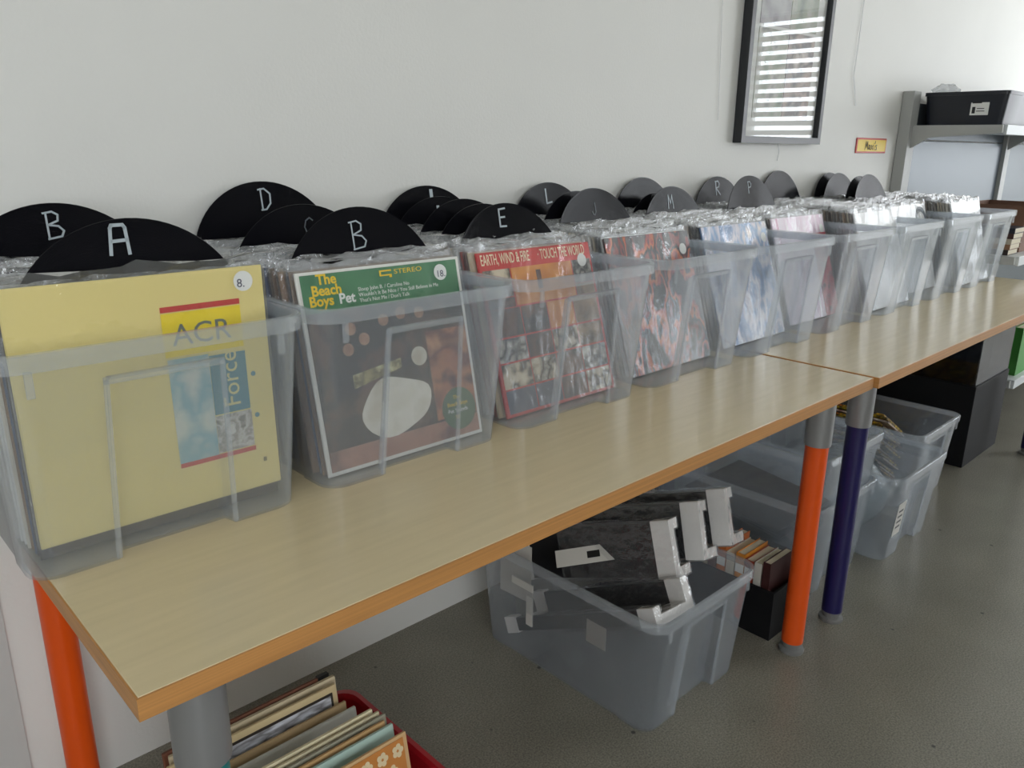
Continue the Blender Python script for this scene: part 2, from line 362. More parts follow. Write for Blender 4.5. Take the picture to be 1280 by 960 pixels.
def cover_green(o):
    panel(o, .02, .98, .80, .985, patches('green_band', [(62, 122, 84), (74, 134, 92), (58, 116, 80)], 12))
    YL = mat('yellow_letter', (246, 204, 30), .4); W = WHITE
    words(o, 'The', .105, .935, .022, YL, bold=.0006); words(o, 'Beach', .07, .882, .022, YL, bold=.0006); words(o, 'Boys', .05, .832, .022, YL, bold=.0006)
    words(o, 'Pet', .215, .832, .022, W, bold=.0006)
    words(o, 'Sloop John B. / Caroline No', .33, .880, .0088, W); words(o, "Wouldn't It Be Nice / You Still Believe in Me", .33, .852, .0088, W)
    words(o, "That's Not Me / Don't Talk", .33, .824, .0088, W); words(o, 'STEREO', .56, .945, .011, YL, sx=1.5)
    for q in ((.47, .545, .962, .970), (.47, .48, .94, .962), (.48, .53, .94, .947), (.53, .545, .93, .947)): panel(o, *q, YL, .0040)
    panel(o, .02, .98, .02, .80, patches('dark_group_photo', [(30, 26, 26), (52, 42, 40), (44, 40, 42), (104, 72, 60), (60, 50, 44)], 13))
    panel(o, .02, .98, .02, .12, patches('pink_ground_photo', [(150, 104, 92), (176, 128, 110), (120, 84, 76)], 18), .0037)
    panel(o, .70, .98, .13, .62, patches('orange_photo', [(92, 54, 46), (190, 122, 86), (120, 66, 54), (206, 150, 112)], 15), .0037)
    def blob(pts, m, off):
        MB().loft([[((x-.5)*SW, -y, z*SH) for x, z in pts] for y in (off, off+.0003)]).build('print', m, o)
    CR = patches('cream_photo', [(226, 220, 202), (238, 234, 222), (206, 194, 172)], 16)
    blob([(.46+.22*math.cos(t)*(1+.10*math.sin(2*t)), .27+.15*math.sin(t)*(1+.12*math.cos(3*t))) for t in [2*PI*i/26 for i in range(26)]], CR, .0039)
    disc(o, .64, .50, .016, CR, .0040, 'print')
    blob([(.22, .40), (.52, .46), (.52, .51), (.22, .47)], patches('straw_photo', [(196, 186, 130), (120, 104, 70), (226, 220, 170)], 40), .0040)
    for u_, v_ in ((.22, .60), (.32, .64), (.45, .72), (.56, .74), (.68, .73), (.25, .70)):
        disc(o, u_, v_, .010, patches('skin_photo', [(150, 104, 84), (196, 150, 122)], 50), .0040, 'print')
    disc(o, .855, .17, .037, mat('green_seal', (74, 106, 70), .35), .0042)
    for k, (t, c) in enumerate((('The', YL), ('Beach Boys', YL), ('Pet Sounds', W), ('50', YL))):
        words(o, t, .775 if len(t) > 4 else .82, .225-.037*k, .0098, c, .0047)
def cover_red(o):
    RD = mat('red_band', (206, 48, 40), .35); panel(o, 0.005, .995, .01, .99, RD, .0032)
    words(o, 'EARTH, WIND & FIRE', .02, .922, .029, mat('cream_letter', (242, 226, 190), .4), .0046, sx=.47, bold=.0002)
    words(o, '· TOUCH THE WORLD', .50, .922, .029, mat('cream_letter', (242, 226, 190), .4), .0046, sx=.47, bold=.0002)
    rnd = random.Random(5); P = [patches('photo_orange', [(206, 120, 30), (224, 146, 50), (190, 104, 30)], 9), patches('photo_cream', [(226, 212, 186), (214, 198, 170), (66, 54, 46), (230, 218, 196)], 22),
         patches('photo_dark', [(40, 36, 40), (58, 50, 56), (110, 72, 56), (36, 34, 40)], 16), patches('photo_grey', [(206, 200, 190), (70, 70, 74), (214, 206, 194)], 30),
         patches('photo_tan', [(176, 146, 112), (150, 122, 92), (70, 56, 48)], 24), patches('photo_slate', [(72, 76, 92), (88, 90, 104), (60, 62, 76)], 12)]
    panel(o, .02, .24, .72, .89, P[1], .0038); panel(o, .25, .79, .66, .89, P[0], .0038); panel(o, .80, .98, .74, .89, P[3], .0038)
    rows = [(.48, .65), (.33, .47), (.17, .32), (.02, .16)]
    order = [[2, 2, 0, 4], [3, 2, 1, 4], [1, 1, 2, 3], [5, 5, 2, 1]]; cuts = [0.02, .27, .5, .74, .98]
    panel(o, .02, .24, .655, .715, P[2], .0038); panel(o, .80, .98, .66, .735, P[4], .0038)
    for (v0, v1), od in zip(rows, order):
        for k in range(4): panel(o, cuts[k]+.004, cuts[k+1]-.004, v0, v1, P[od[k]], .0038)
    panel(o, .46, .50, .74, .86, P[2], .0042)
def cover_full(m): return lambda o: panel(o, .0, 1, .0, 1, m)
def cover_pink(o):
    panel(o, 0, 1, 0, 1, patches('pink_streak_print', [(222, 160, 190), (244, 230, 240), (236, 204, 224), (250, 246, 248)], 6, 'noise', (6, 1, .5)))
    panel(o, .72, 1, .0, .82, patches('red_corner_print', [(150, 20, 36), (196, 44, 56), (90, 20, 28)], 30), .0037)
def cover_ring(o):
    panel(o, 0, 1, 0, 1, mat('white_cover', (240, 240, 240), .4)); disc(o, .83, .80, .055, mat('slate_ring', (60, 70, 84), .4), .0037, 'print'); disc(o, .83, .80, .034, mat('white_cover', (240, 240, 240), .4), .0041, 'print')
COVERS = [cover_yellow, cover_green, cover_red,
          cover_full(patches('branch_print', [(36, 24, 26), (40, 26, 28), (44, 28, 28), (40, 26, 28), (40, 26, 28), (170, 56, 46), (214, 108, 50), (44, 26, 28), (40, 26, 28), (150, 50, 44), (36, 24, 26), (40, 26, 28), (36, 24, 26)], 11, 'noise', (1.5, 1, .8))),
          cover_full(patches('blue_patch_print', [(66, 92, 134), (92, 134, 186), (222, 214, 222), (120, 160, 206), (236, 222, 214)], 9, 'noise', (2, 1, 1))),
          cover_pink, cover_full(mat('white_cover', (240, 240, 240), .4)), cover_ring, cover_full(mat('plain_white_cover', (242, 242, 240), .4))]
FRONT = [ # label of front sleeve, card colour, sticker text, ytop, lean deg, description of the box
 ('yellow record sleeve lettered ACR and Force with round price sticker', (232, 214, 138), '8.', -.455, 2, 'with the yellow ACR sleeve in front'),
 ('green-topped record sleeve with yellow band name and dark photograph', (238, 236, 228), '18.', -.401, 15, 'with the green-topped sleeve in front'),
 ('red-bordered record sleeve lettered Earth, Wind & Fire Touch the World', (200, 44, 40), '', -.358, 17, 'with the red-bordered sleeve in front'),
 ('dark record sleeve printed with orange and red branching lines', (60, 40, 38), '', -.334, 18, 'with the orange-branched dark sleeve in front'),
 ('blue record sleeve with pale patches leaning at the front of its box', (90, 120, 160), '', -.322, 18, 'with the blue patchy sleeve in front'),
 ('pink-streaked white record sleeve with a dark red corner', (240, 230, 236), '', -.298, 18, 'with the pink-streaked sleeve in front'),
 ('blank white record sleeve beside the pink-streaked sleeve', (240, 240, 240), None, -.365, 17, 'between pink-streaked and slate-ring sleeves'),
 ('white record sleeve with a slate ring near its corner', (240, 240, 240), '', -.319, 16, 'with the slate-ring white sleeve in front'),
 ('blank white record sleeve in the clear box at the table end', (240, 240, 238), None, -.386, 16, 'at the second table end')]
X1, PITCHX = .3539, .3951
NS = 33
rnd = random.Random(11)
PAL = [[0, 1, 2, 3, 4, 5, 7, 10], [0, 1, 2, 3, 4, 5, 6, 8], [1, 2, 3, 10, 7, 5, 9], [1, 2, 3, 7, 10, 4], [0, 6, 11, 4, 1, 2], [0, 5, 4, 1, 11, 7], [0, 6, 11, 1, 0], [4, 0, 5, 1, 2], [0, 6, 1, 7, 11]]
STACK = []
ONES = 'first second third fourth fifth sixth seventh eighth ninth tenth eleventh twelfth thirteenth fourteenth fifteenth sixteenth seventeenth eighteenth nineteenth twentieth'.split()
TENS = ['twenty-' + q for q in ONES[:9]] + ['thirtieth'] + ['thirty-' + q for q in ONES[:9]]
ORD = ONES + TENS
REF = ['yellow ACR sleeve', 'green-topped sleeve', 'red-bordered sleeve', 'orange-branched dark sleeve', 'blue patchy sleeve', 'pink-streaked sleeve',
       'blank white sleeve beside the pink-streaked one', 'slate-ring sleeve', 'blank white sleeve at the table end']
def sleeve_tag(o, i, j, ci, where):
    tag(o, '%s-spined sleeve, %s behind the %s' % (CNAME[ci].replace(' ', '-'), ORD[j-1], REF[i]), 'record', 'record sleeves in the box ' + where)
for i in range(9):
    lab, colr, price, ytop, lean, where = FRONT[i]; cx = X1-.1975+i*PITCHX
    storage_box('clear plastic box of records ' + where, cx, -.2735, H+.0003, .388, .527, .28, 0, 'clear record boxes on the tables')
    yb0 = max(ytop-SH*math.sin(math.radians(lean)), -.468); yb1 = -.086; pos = []; lean = math.degrees(math.asin((ytop-yb0)/SH))
    for j in range(NS):
        s = j/(NS-1); yb = yb0+(yb1-yb0)*s; ln = math.radians(lean+(10.5-lean)*s**.8)
        z = H+.0042; sc = 1
        if i == 0 and j == 0: z += .020
        if j == 0:
            o = link('record_sleeve', sleeve_mesh(.0052, mat('front_card_%d' % i, colr, .45, var=.03, scale=6)))
            tag(o, lab, 'record'); o.location = (.163 if i == 0 else cx+.005, yb, z+.0012); COVERS[i](o); link('plastic_cover', FMFULL, o, (0, 0, 0)).scale = (1, 1.75, 1)
            if price is not None:
                u_, v_ = ((.909, .94), (.86, .925), (.90, .885), (.90, .86), (.93, .86), (.93, .86), 0, (.90, .62))[i]
                disc(o, u_, v_, .0135, WHITE, .0049)
                if price: words(o, price, u_-.03, v_-.025, .016, INK, .0054)
        else:
            ci = rnd.choice(PAL[i]); ti = rnd.randrange(3)
            o = link('record_sleeve', SM[ci, ti]); link('plastic_cover', FM[ti, rnd.randrange(4)], o)
            sleeve_tag(o, i, j, ci, where)
            if i == 0 and j < 4: o.data = SM[5 if j < 3 else 8, ti]; ci = 5 if j < 3 else 8; sleeve_tag(o, i, j, ci, where)
            o.location = (.163 if i == 0 and j < 4 else cx+rnd.uniform(-.006, .006), yb, z+.0008+rnd.uniform(0, .002))
            o.rotation_euler[1] = math.radians(rnd.uniform(-.25, .25))
        o.rotation_euler[0] = -ln; pos.append((yb, ln))
    STACK.append((cx, pos))

# ------------------------------------------------------------------ vinyl records used as letter dividers
GL = {'A': [[(0, 0), (.12, .9), (.2, 1), (.8, 1), (.9, .9), (1, 0)], [(.1, .45), (.95, .48)]],
      'B': [[(.15, 0), (.15, .95)], [(.0, .95), (.5, 1), (.8, .88), (.75, .66), (.2, .52), (.75, .46), (1, .28), (.85, .08), (.1, 0)]],
      'C': [[(.9, .85), (.6, 1), (.2, .85), (0, .5), (.2, .12), (.6, 0), (.95, .15)]], 'D': [[(.2, 0), (.2, 1)], [(0, .95), (.5, 1), (.95, .75), (.9, .3), (.5, .02), (.1, 0)]],
      'E': [[(.9, 1), (.15, .95), (.05, 0), (.8, 0)], [(.1, .5), (.75, .52)]], 'F': [[(.9, 1), (.15, .95), (.1, 0)], [(.1, .5), (.75, .52)]],
      'G': [[(.9, .85), (.6, 1), (.2, .85), (0, .5), (.2, .12), (.6, 0), (.95, .15), (.95, .45), (.6, .45)]], 'H': [[(.05, 1), (.1, 0)], [(.9, 1), (.85, 0)], [(.08, .5), (.88, .5)]],
      'I': [[(.5, 0), (.5, 1)]], 'L': [[(.1, 1), (.15, 0), (1, .08)]], 'J': [[(.7, 1), (.75, .25), (.5, 0), (.15, .1), (.05, .3)]], 'M': [[(0, 0), (.12, 1), (.5, .35), (.85, 1), (1, 0)]],
      'R': [[(.1, 0), (.1, 1)], [(0, .97), (.6, 1), (.85, .8), (.7, .58), (.15, .5), (.95, 0)]], 'P': [[(.1, 0), (.1, 1)], [(0, .97), (.6, 1), (.9, .78), (.7, .55), (.15, .48)]]}
SILVER = mat('silver_marker', (176, 186, 192), .4); FAINT = mat('faint_marker', (92, 100, 106), .4)
DISCM = MB()
prof = [(.0, .0009), (.048, .0009), (.05, .0007), (.145, .0007), (.1505, .0012), (.151, 0)]
def ring(R, y): return [(R*math.cos(2*PI*k/72), y, R*math.sin(2*PI*k/72)) for k in range(72)]
DISCM.loft([ring(.004, -.0009)]+[ring(R, -y) for R, y in prof[1:]]+[ring(R, y) for R, y in prof[-2:0:-1]]+[ring(.004, .0009)])
DISCM = DISCM.mesh('disc', vinyl(), True)
LABELM = MB().loft([ring(.049, -.00115), ring(.049, .00115)]).mesh('centre_label', mat('record_label_paper', (170, 60, 40), .5))
def divider(i, ytop, letter, label, ldx=0, lz=.118, lh=.036, lw=.0030, m=None, dx=0, top=.402):
    cx, pos = STACK[i-1]; best = None
    for j in range(NS-1):
        a, b = pos[j], pos[j+1]; yb = (a[0]+b[0])/2; ln = (a[1]+b[1])/2; yt = yb+.40*math.sin(ln)
        if best is None or abs(yt-ytop) < best[0]: best = (abs(yt-ytop), yb, ln)
    _, yb, ln = best; c = (top-.151-.005)/math.cos(ln)
    t = thing('vinyl_record', label, 'record', (cx+dx, yb+c*math.sin(ln), H+.005+c*math.cos(ln)), (-ln, 0, 0))
    link('disc', DISCM, t); link('centre_label', LABELM, t)
    if letter: link('lettering', stroke_mesh(GL[letter], lh, lw, m or SILVER), t, (ldx, -.0016, lz))
V = divider
V(1, -.126, 'B', 'black vinyl divider lettered B behind the letter A divider', .0, .118, .040, .0028, top=0.412)
V(1, -.411, 'A', 'black vinyl divider with a flat-topped silver letter A', -.012, .125, .036, .0042, dx=.01, top=0.408)
V(2, -.02, 'D', 'black vinyl divider lettered D leaning near the wall', .004, .117, .040, .0030, top=0.432)
V(2, -.16, 'C', 'black vinyl divider with a faint letter C', .012, .110, .032, .0022, FAINT, top=0.398)
V(2, -.342, 'B', 'black vinyl divider lettered B behind the green-topped sleeve', -.006, .105, .046, .0024, top=0.405)
V(3, -.02, 'I', 'black vinyl divider with a short silver bar near the wall', .012, .125, .030, .0085, top=0.415)
V(3, -.06, 'H', 'black vinyl divider with a thick white letter H', .006, .108, .042, .0075, top=0.394)
V(3, -.136, 'G', 'black vinyl divider lettered G behind the letter F divider', .016, .112, .034, .003, top=0.394)
V(3, -.201, 'F', 'black vinyl divider lettered F behind the letter E divider', .010, .112, .034, .003, top=0.388)
V(3, -.274, 'E', 'black vinyl divider lettered E behind the red-bordered sleeve', -.010, .122, .036, .0036, top=0.394)
V(4, -.02, 'L', 'black vinyl divider lettered L near the wall', -.004, .116, .036, .0045, top=0.414)
V(4, -.109, None, 'blank black vinyl divider behind the letter J divider', top=0.398)
V(4, -.166, 'J', 'black vinyl divider with a faint letter J', -.004, .100, .030, .0022, FAINT, top=0.408)
V(5, -.02, None, 'blank black vinyl divider with blue sheen behind the letter M divider', top=0.420)
V(5, -.06, None, 'blank low black vinyl divider touching the letter M divider', top=0.380)
V(5, -.116, 'M', 'black vinyl divider lettered M with bright sheen', -.012, .108, .038, .0026, top=0.400)
V(6, -.02, 'R', 'black vinyl divider lettered R near the wall', -.004, .114, .044, .0036, top=0.416)
V(6, -.133, 'P', 'black vinyl divider lettered P', -.004, .114, .036, .0024, top=0.424)
V(7, -.02, None, 'blank black vinyl divider standing behind the letter P divider', top=0.430)
V(8, -.02, None, 'blank vinyl divider nearest the wall behind the slate-ring sleeve', top=0.418)
V(8, -.05, None, 'blank pale-gleaming vinyl divider second from the wall', top=0.418)
V(8, -.135, None, 'blank vinyl divider third from the wall behind the slate-ring sleeve', top=0.410)
V(8, -.172, None, 'blank vinyl divider closest behind the slate-ring sleeve', top=0.418)

# ------------------------------------------------------------------ picture, sign, strings on the wall
pf = thing('wall_picture', 'black framed collage picture under glass hanging on the white wall', 'picture', (2.50, 0, 1.218))
BF = mat('black_frame_paint', (38, 40, 44), .35); fw, fh, fb = .274, .76, .022
for q in ((-fw, -fw+fb, 0, fh), (fw-fb, fw, 0, fh), (-fw+fb, fw-fb, 0, fb), (-fw+fb, fw-fb, fh-fb, fh)): box(q[0], q[1], -.034, -.002, q[2], q[3]).build('frame_bar', BF, pf)
box(-fw+fb, fw-fb, -.012, -.006, fb, fh-fb).build('mat_board', mat('mat_board', (222, 222, 216), .6), pf)
PRN = [patches('collage_brown', [(88, 70, 62), (150, 128, 112), (60, 56, 52), (190, 176, 160)], 9), patches('collage_green', [(60, 78, 56), (110, 124, 92), (150, 150, 130), (70, 74, 64)], 10), patches('collage_grey', [(110, 108, 110), (160, 156, 156), (84, 80, 84)], 8)]
for k, q in enumerate(((-.19, .0, .08, .36), (.005, .19, .08, .36), (-.19, .0, .37, .70), (.005, .19, .37, .70))): box(q[0], q[1], -.0135, -.012, q[2], q[3]).build('print', PRN[(k*2+1) % 3], pf)
box(-fw+fb, fw-fb, -.021, -.018, fb, fh-fb).build('glass', clear('picture_glass', (240, 245, 245), .01, 1.1, .01), pf)
STR = clear('nylon_string', (245, 245, 245), .7, 1, .2)
tag(MB().tube([(3.057, -.004, 1.76), (3.05, -.006, 1.6), (3.043, -.006, 1.474), (3.07, -.006, 1.42), (3.096, -.004, 1.368)], .0022, 6).build('string', STR, None, True), 'loose white string hanging on the wall beside the picture', 'string')
tag(MB().tube([(2.10, -.003, 1.9), (2.10, -.004, 1.6), (2.126, -.004, 1.286)], .0011, 6).build('string', STR, None, True), 'fine clear string hanging close before the picture frame', 'string')
tag(MB().tube([(2.52, -.004, 1.2165), (2.53, -.005, 1.19), (2.525, -.004, 1.16)], .0011, 6).build('string', STR, None, True), 'short string end dangling below the picture frame', 'string')
sg = thing('sign', 'small yellow sign with red border and handwritten word on the wall', 'sign', (3.296, -.001, 1.218))
bevel(box(-.145, .145, -.004, 0, -.030, .030).build('plate', mat('red_sign', (196, 60, 40), .4), sg), .002)
box(-.136, .136, -.0046, -.004, -.023, .023).build('face', mat('yellow_sign', (236, 200, 24), .4), sg)
SGL = [[(0, .1), (.05, .9), (.1, .3), (.16, .9), (.2, .1)], [(.36, .5), (.28, .55), (.25, .25), (.32, .12), (.37, .5), (.39, .1)], [(.45, .55), (.58, .1)], [(.58, .55), (.44, .1)], [(.65, .5), (.66, .1)], [(.65, .68), (.66, .74)], [(.73, .95), (.72, .75)], [(.86, .55), (.77, .5), (.84, .3), (.86, .12), (.75, .1)]]
link('lettering', stroke_mesh(SGL, .040, .0035, mat('marker_ink', (40, 40, 44), .6), 3.3), sg, (-.0, -.0052, .0))

# ------------------------------------------------------------------ shelving unit on the right
GM = mat('grey_shelf_metal', (176, 177, 174), .42); PM = mat('pale_shelf_metal', (214, 218, 220), .4); BACKP = mat('satin_steel_panel', (84, 92, 98), .34, .45)
sh = thing('shelving_unit', 'grey metal wall shelving unit with steel back panels', 'shelf', (3.6, -.03, 0))
def S(name, x0, x1, y0, y1, z0, z1, m, par=None): return bevel(box(x0-3.6, x1-3.6, y0+.03, y1+.03, z0, z1).build(name, m, par or sh), .0015)
for px in (3.60, 4.98, 6.36):
    po = S('post', px-.05, px+.025, -.05, -.002, 0, 1.445, GM)
    sl = box(px+.0251-3.6, px+.0263-3.6, -.045+.03, -.037+.03, 0, .022).mesh('slot', BLACK)
    for k in range(44): link('slot', sl, po, (0, 0, .03+k*.032))
for k, (a, b) in enumerate(((3.626, 4.929), (5.006, 6.309))):
    for z0, z1 in ((.05, .74), (.745, 1.243), (1.248, 1.40)): S('back_panel', a, b, -.03, -.022, z0, z1, BACKP)
    for z, dep in ((1.285, .40), (.765, .53), (.25, .60)):
        S('shelf', a-.02, b+.02, -dep, -.05, z, z+.02, PM); S('shelf_lip', a-.02, b+.02, -dep-.012, -dep, z-.018, z+.021, PM)
        for xx in (a-.045, b+.025):
            br = MB(); q = [(-.05, z+.02), (-dep, z+.02), (-dep-.002, z-.012), (-.12, z-.030), (-.05, z-.075)]
            br.loft([[(xx+e-3.6, y+.03, zz) for y, zz in q] for e in (0, .018)]).build('bracket', GM, sh)
BKB = mat('black_box_plastic', (30, 33, 42), .32)
def tote(label, x0, x1, y0, y1, z, h, group=None, tagged=True):
    t = thing('storage_tote', label, 'box', ((x0+x1)/2, (y0+y1)/2, z), group=group); a, b = (x1-x0)/2, (y1-y0)/2
    def lp(o, zz): return perim(a+o, b+o, .02, .05, 0, b-.05, 0, zz, 3)
    MB().loft([lp(-.018, 0), lp(-.004, h-.012), lp(-.007, h-.012), lp(-.021, .003)]).build('body', BKB, t, True)
    L4 = [lp(-.004, h-.014), lp(0, h-.014), lp(0, h), lp(-.010, h), lp(-.010, h-.004), lp(-.004, h-.004)]; MB().loft(L4+[L4[0]], False, False).build('rim', BKB, t, True)
    if tagged:
        box(-.0008, 0, -.035, .035, -.030, .030).build('label_sticker', WHITE, t).location = (-a+.0085, -.06, h*.52)
        for k, (y, zz, wd, hh) in enumerate(((.012, .020, .018, .006), (.022, -.010, .006, .026), (-.004, -.004, .014, .003), (-.004, -.014, .016, .003))):
            box(-.0005, 0, -wd, wd, -hh/2, hh/2).build('print', BLACK, t).location = (-a+.0074, -.06+y, h*.52+zz)
    return t
tote('black plastic tote with white label at the near end of the top shelf', 3.64, 4.10, -.39, -.055, 1.3053, .135)
tote('black plastic tote behind the labelled tote on the top shelf', 4.14, 4.60, -.39, -.055, 1.3053, .135, None, False)
tote('black plastic tote farthest along the top shelf', 4.62, 4.92, -.39, -.055, 1.3053, .13, None, False)
FOIL = clear('crumpled_film', (236, 240, 244), .35, 2, .12, 1, 40)
def crumple(label, x, y, z, sx, sy, sz, seed):
    rr = random.Random(seed); loops = []
    for k in range(6):
        t = k/5; loops.append([(x+sx*math.cos(2*PI*i/14)*(1-.6*t*t)*rr.uniform(.75, 1.1), y+sy*math.sin(2*PI*i/14)*(1-.6*t*t)*rr.uniform(.75, 1.1), z+sz*t*rr.uniform(.85, 1.1) if k else z) for i in range(14)])
    return tag(MB().loft(loops).build('plastic_wrap', FOIL), label, 'wrap')
crumple('crumpled clear plastic wrap on the labelled black tote', 3.70, -.12, 1.442, .045, .06, .035, 3)
crumple('crumpled clear plastic wrap on the second black tote', 4.30, -.28, 1.442, .10, .09, .022, 4)
cbx = thing('cardboard_carton', 'open brown cardboard carton on the lower metal shelf', 'box', (3.975, -.36, .7853))
CB = mat('brown_card', (120, 88, 70), .7, var=.08)
for q in ((-.19, .19, -.13, -.126), (-.19, .19, .126, .13), (-.19, -.186, -.126, .126), (.186, .19, -.126, .126)): box(q[0], q[1], q[2], q[3], 0, .195).build('side_panel', CB, cbx)
box(-.186, .186, -.126, .126, 0, .004).build('base_panel', CB, cbx)
def book(label, x, y, z, sx, sy, sz, c, group=None, rot=(0, 0, 0), flat=False):
    """hinged covers, a spine and a page block; spine faces -x unless flat"""
    t = thing('book', label, 'book', (x, y, z), rot, group); m = mat('book_%d_%d_%d' % c, c, .5, var=.05)
    k = .0015; mb = MB().box(0, sx, -sy/2, -sy/2+k, 0, sz).box(0, sx, sy/2-k, sy/2, 0, sz).box(-.001, k, -sy/2, sy/2, 0, sz); mb.build('cover', m, t)
    box(k, sx-.003, -sy/2+k, sy/2-k, .002, sz-.003).build('pages', mat('page_block', (214, 204, 180), .7, var=.06, scale=60, stretch=(1, 14, 1)), t); return t
rr = random.Random(3)
for k in range(5):
    c = [(60, 50, 46), (150, 110, 80), (190, 180, 160), (70, 40, 34), (28, 30, 44)][k]
    book('%s book piled flat on the lower metal shelf' % ('charcoal', 'tan', 'grey', 'maroon', 'navy')[k], 3.612+.004*(k % 2), -.27-.003*k, .7858+.0112+.0226*k, .14, .022, .225, c, 'books piled on the lower shelf', (PI/2, 0, 0))
for k in range(7):
    book('%s book standing on the bottom metal shelf' % ('green', 'brown', 'orange', 'dark brown', 'cream', 'slate', 'red')[k], 3.69, -.572+.036*k, .2705, .15, .032, .21, [(70, 150, 60), (150, 84, 50), (196, 120, 60), (100, 60, 44), (190, 180, 160), (60, 60, 70), (150, 60, 50)][k], 'books on the bottom shelf')
# black cabinet with glossy upper case, under the table end
cb = thing('black_cabinet', 'black cabinet with a glossy dark upper case under the table end', 'cabinet', (3.335, -.365, 0))
bevel(box(-.205, .205, -.235, .215, 0, .333).build('lower_case', mat('matte_black_board', (19, 19, 21), .6, spec=.25), cb), .002)
GB = clear('smoked_acrylic', (30, 32, 38), .62, 1.2, .06)
for q in ((-.20, .20, -.23, -.224), (-.20, .20, .204, .21), (-.20, -.194, -.224, .204), (.194, .20, -.224, .204)): box(q[0], q[1], q[2], q[3], .3335, .585).build('smoked_panel', GB, cb)
box(-.20, .20, -.23, .21, .5855, .592).build('top_panel', GB, cb); box(-.16, .16, -.17, .16, .334, .46).build('inner_unit', mat('matte_black_board', (19, 19, 21), .6, spec=.25), cb)
MB().tube([(-.2005, -.1, .47), (-.216, -.1, .47)], .006, 10).build('knob', STEEL, cb, True)
# second black case further back under table two
c2 = thing('black_case', 'plain black case against the wall under the second table', 'case', (3.0, -.14, 0))
bevel(box(-.06, .12, -.09, .12, 0, .60).build('body', mat('matte_black_board', (19, 19, 21), .6, spec=.25), c2), .004); box(-.065, .125, -.095, .125, .6003, .612).build('lid', BLACK, c2)

# ------------------------------------------------------------------ under the tables: clear boxes
fbx = storage_box('clear plastic box holding black picture ledges on the floor', 1.178, -.415, .0003, .39, .57, .28)
box(-.0006, 0, -.028, .028, -.028, .028).build('label_sticker', mat('dull_label', (176, 170, 162), .6), fbx).location = (-.168, -.10, .17)
box(-.004, 0, -.035, .035, -.009, .009).build('clip', mat('milky_plastic', (196, 194, 188), .4), fbx).location = (-.178, .12, .205)
box(-.004, 0, -.010, .010, -.05, .05).build('clip', mat('milky_plastic', (196, 194, 188), .4), fbx).location = (-.173, .10, .15)
LB = mat('black_ledge_paint', (22, 22, 25), .35); CARD = mat('white_corner_card', (228, 224, 220), .6, var=.04); WRAP = clear('shrink_wrap', (235, 238, 240), .05, 2.2, .10, 1, 30)
def ledge(label, end, start, roll):
    """picture ledge: L-shaped shelf with a small front lip, white card on its outer end, shrink-wrapped"""
    e, s = Vector(end), Vector(start); ax = (e-s).normalized(); Ln = (e-s).length
    up = Vector((0, 0, 1)); sd = ax.cross(up).normalized(); up = sd.cross(ax)
    a, b = sd*math.cos(roll)+up*math.sin(roll), -sd*math.sin(roll)+up*math.cos(roll)
    M = Matrix((ax, a, b)).transposed().to_4x4(); M.translation = s
    t = thing('picture_ledge', label, 'shelf', s, (0, 0, 0), 'wrapped picture ledges'); t.matrix_world = M
    def prof(g): # U section: shelf 115 mm, back 70 mm, lip 30 mm
        return [(-g, -g), (.122+g, -g), (.122+g, .032+g), (.108-g, .032+g), (.108-g, .014+g), (.014+g, .014+g), (.014+g, .064+g), (-g, .064+g)]
    def ext(x0, x1, g): return MB().loft([[(x, y-.0575, z-.03) for y, z in prof(g)] for x in (x0, x1)])
    ext(0, Ln-.003, 0).build('rail', LB, t)
    ext(Ln-.045, Ln, .004).build('end_card', CARD, t); ext(0, .04, .004).build('end_card', CARD, t)
    ext(Ln-.30, Ln+.002, .0065).build('shrink_wrap', WRAP, t); return t
ledge('black picture ledge whose card end stands above the one on the rim', (1.195, -.590, .345), (1.110, -.19, .205), 1.75)
ledge('black picture ledge wedged in the middle of the wrapped ledges', (1.280, -.605, .365), (1.196, -.19, .225), 1.82)
ledge('black picture ledge with its card end beside the book crate', (1.364, -.620, .378), (1.282, -.19, .235), 1.78)
ledge('black picture ledge whose card end lies lowest by the box rim', (1.088, -.655, .285), (1.082, -.22, .060), 0.08)
lf = tag(box(-.05, .05, -.0012, .0, -.075, .075).build('leaflet', mat('dull_leaflet', (200, 196, 188), .6)), 'white printed leaflet standing inside the picture ledge box', 'leaflet'); lf.location = (1.024, -.245, .215); lf.rotation_euler = (0, .0, -1.5)
l2 = tag(box(-.075, .075, -.0012, .0, -.02, .02).build('paper_strip', mat('dull_leaflet', (200, 196, 188), .6)), 'white barcode strip lying on the black picture ledges', 'label'); l2.location = (1.105, -.40, .285); l2.rotation_euler = (-.7, -.25, -.9)
box(.0, .03, -.0018, -.0013, -.008, .008).build('print', BLACK, l2)
# black crate with paperbacks
CRX, CRY = 1.515, -.40
kr = thing('book_crate', 'low black crate of paperbacks behind the orange table leg', 'crate', (1.60, CRY, 0))
for q in ((-.09, -.084, -.27, .27), (.084, .09, -.27, .27), (-.084, .084, -.27, -.264), (-.084, .084, .264, .27)): box(q[0], q[1], q[2], q[3], 0, .135).build('side_panel', mat('matte_black_board', (19, 19, 21), .6, spec=.25), kr)
box(-.084, .084, -.264, .264, 0, .006).build('base_panel', BLACK, kr)
y = CRY-.262+.014; k = 0; rr = random.Random(9)
BC = [(60, 26, 24), (196, 190, 180), (150, 60, 36), (206, 130, 40), (206, 196, 180), (200, 110, 50), (90, 50, 36), (190, 170, 140), (176, 156, 128), (206, 190, 160), (150, 128, 104), (196, 180, 150), (110, 90, 72)]
BN = ['dark red', 'pale grey', 'rust', 'amber', 'ivory', 'orange', 'brown', 'tan', 'khaki', 'cream', 'taupe', 'sand', 'umber']
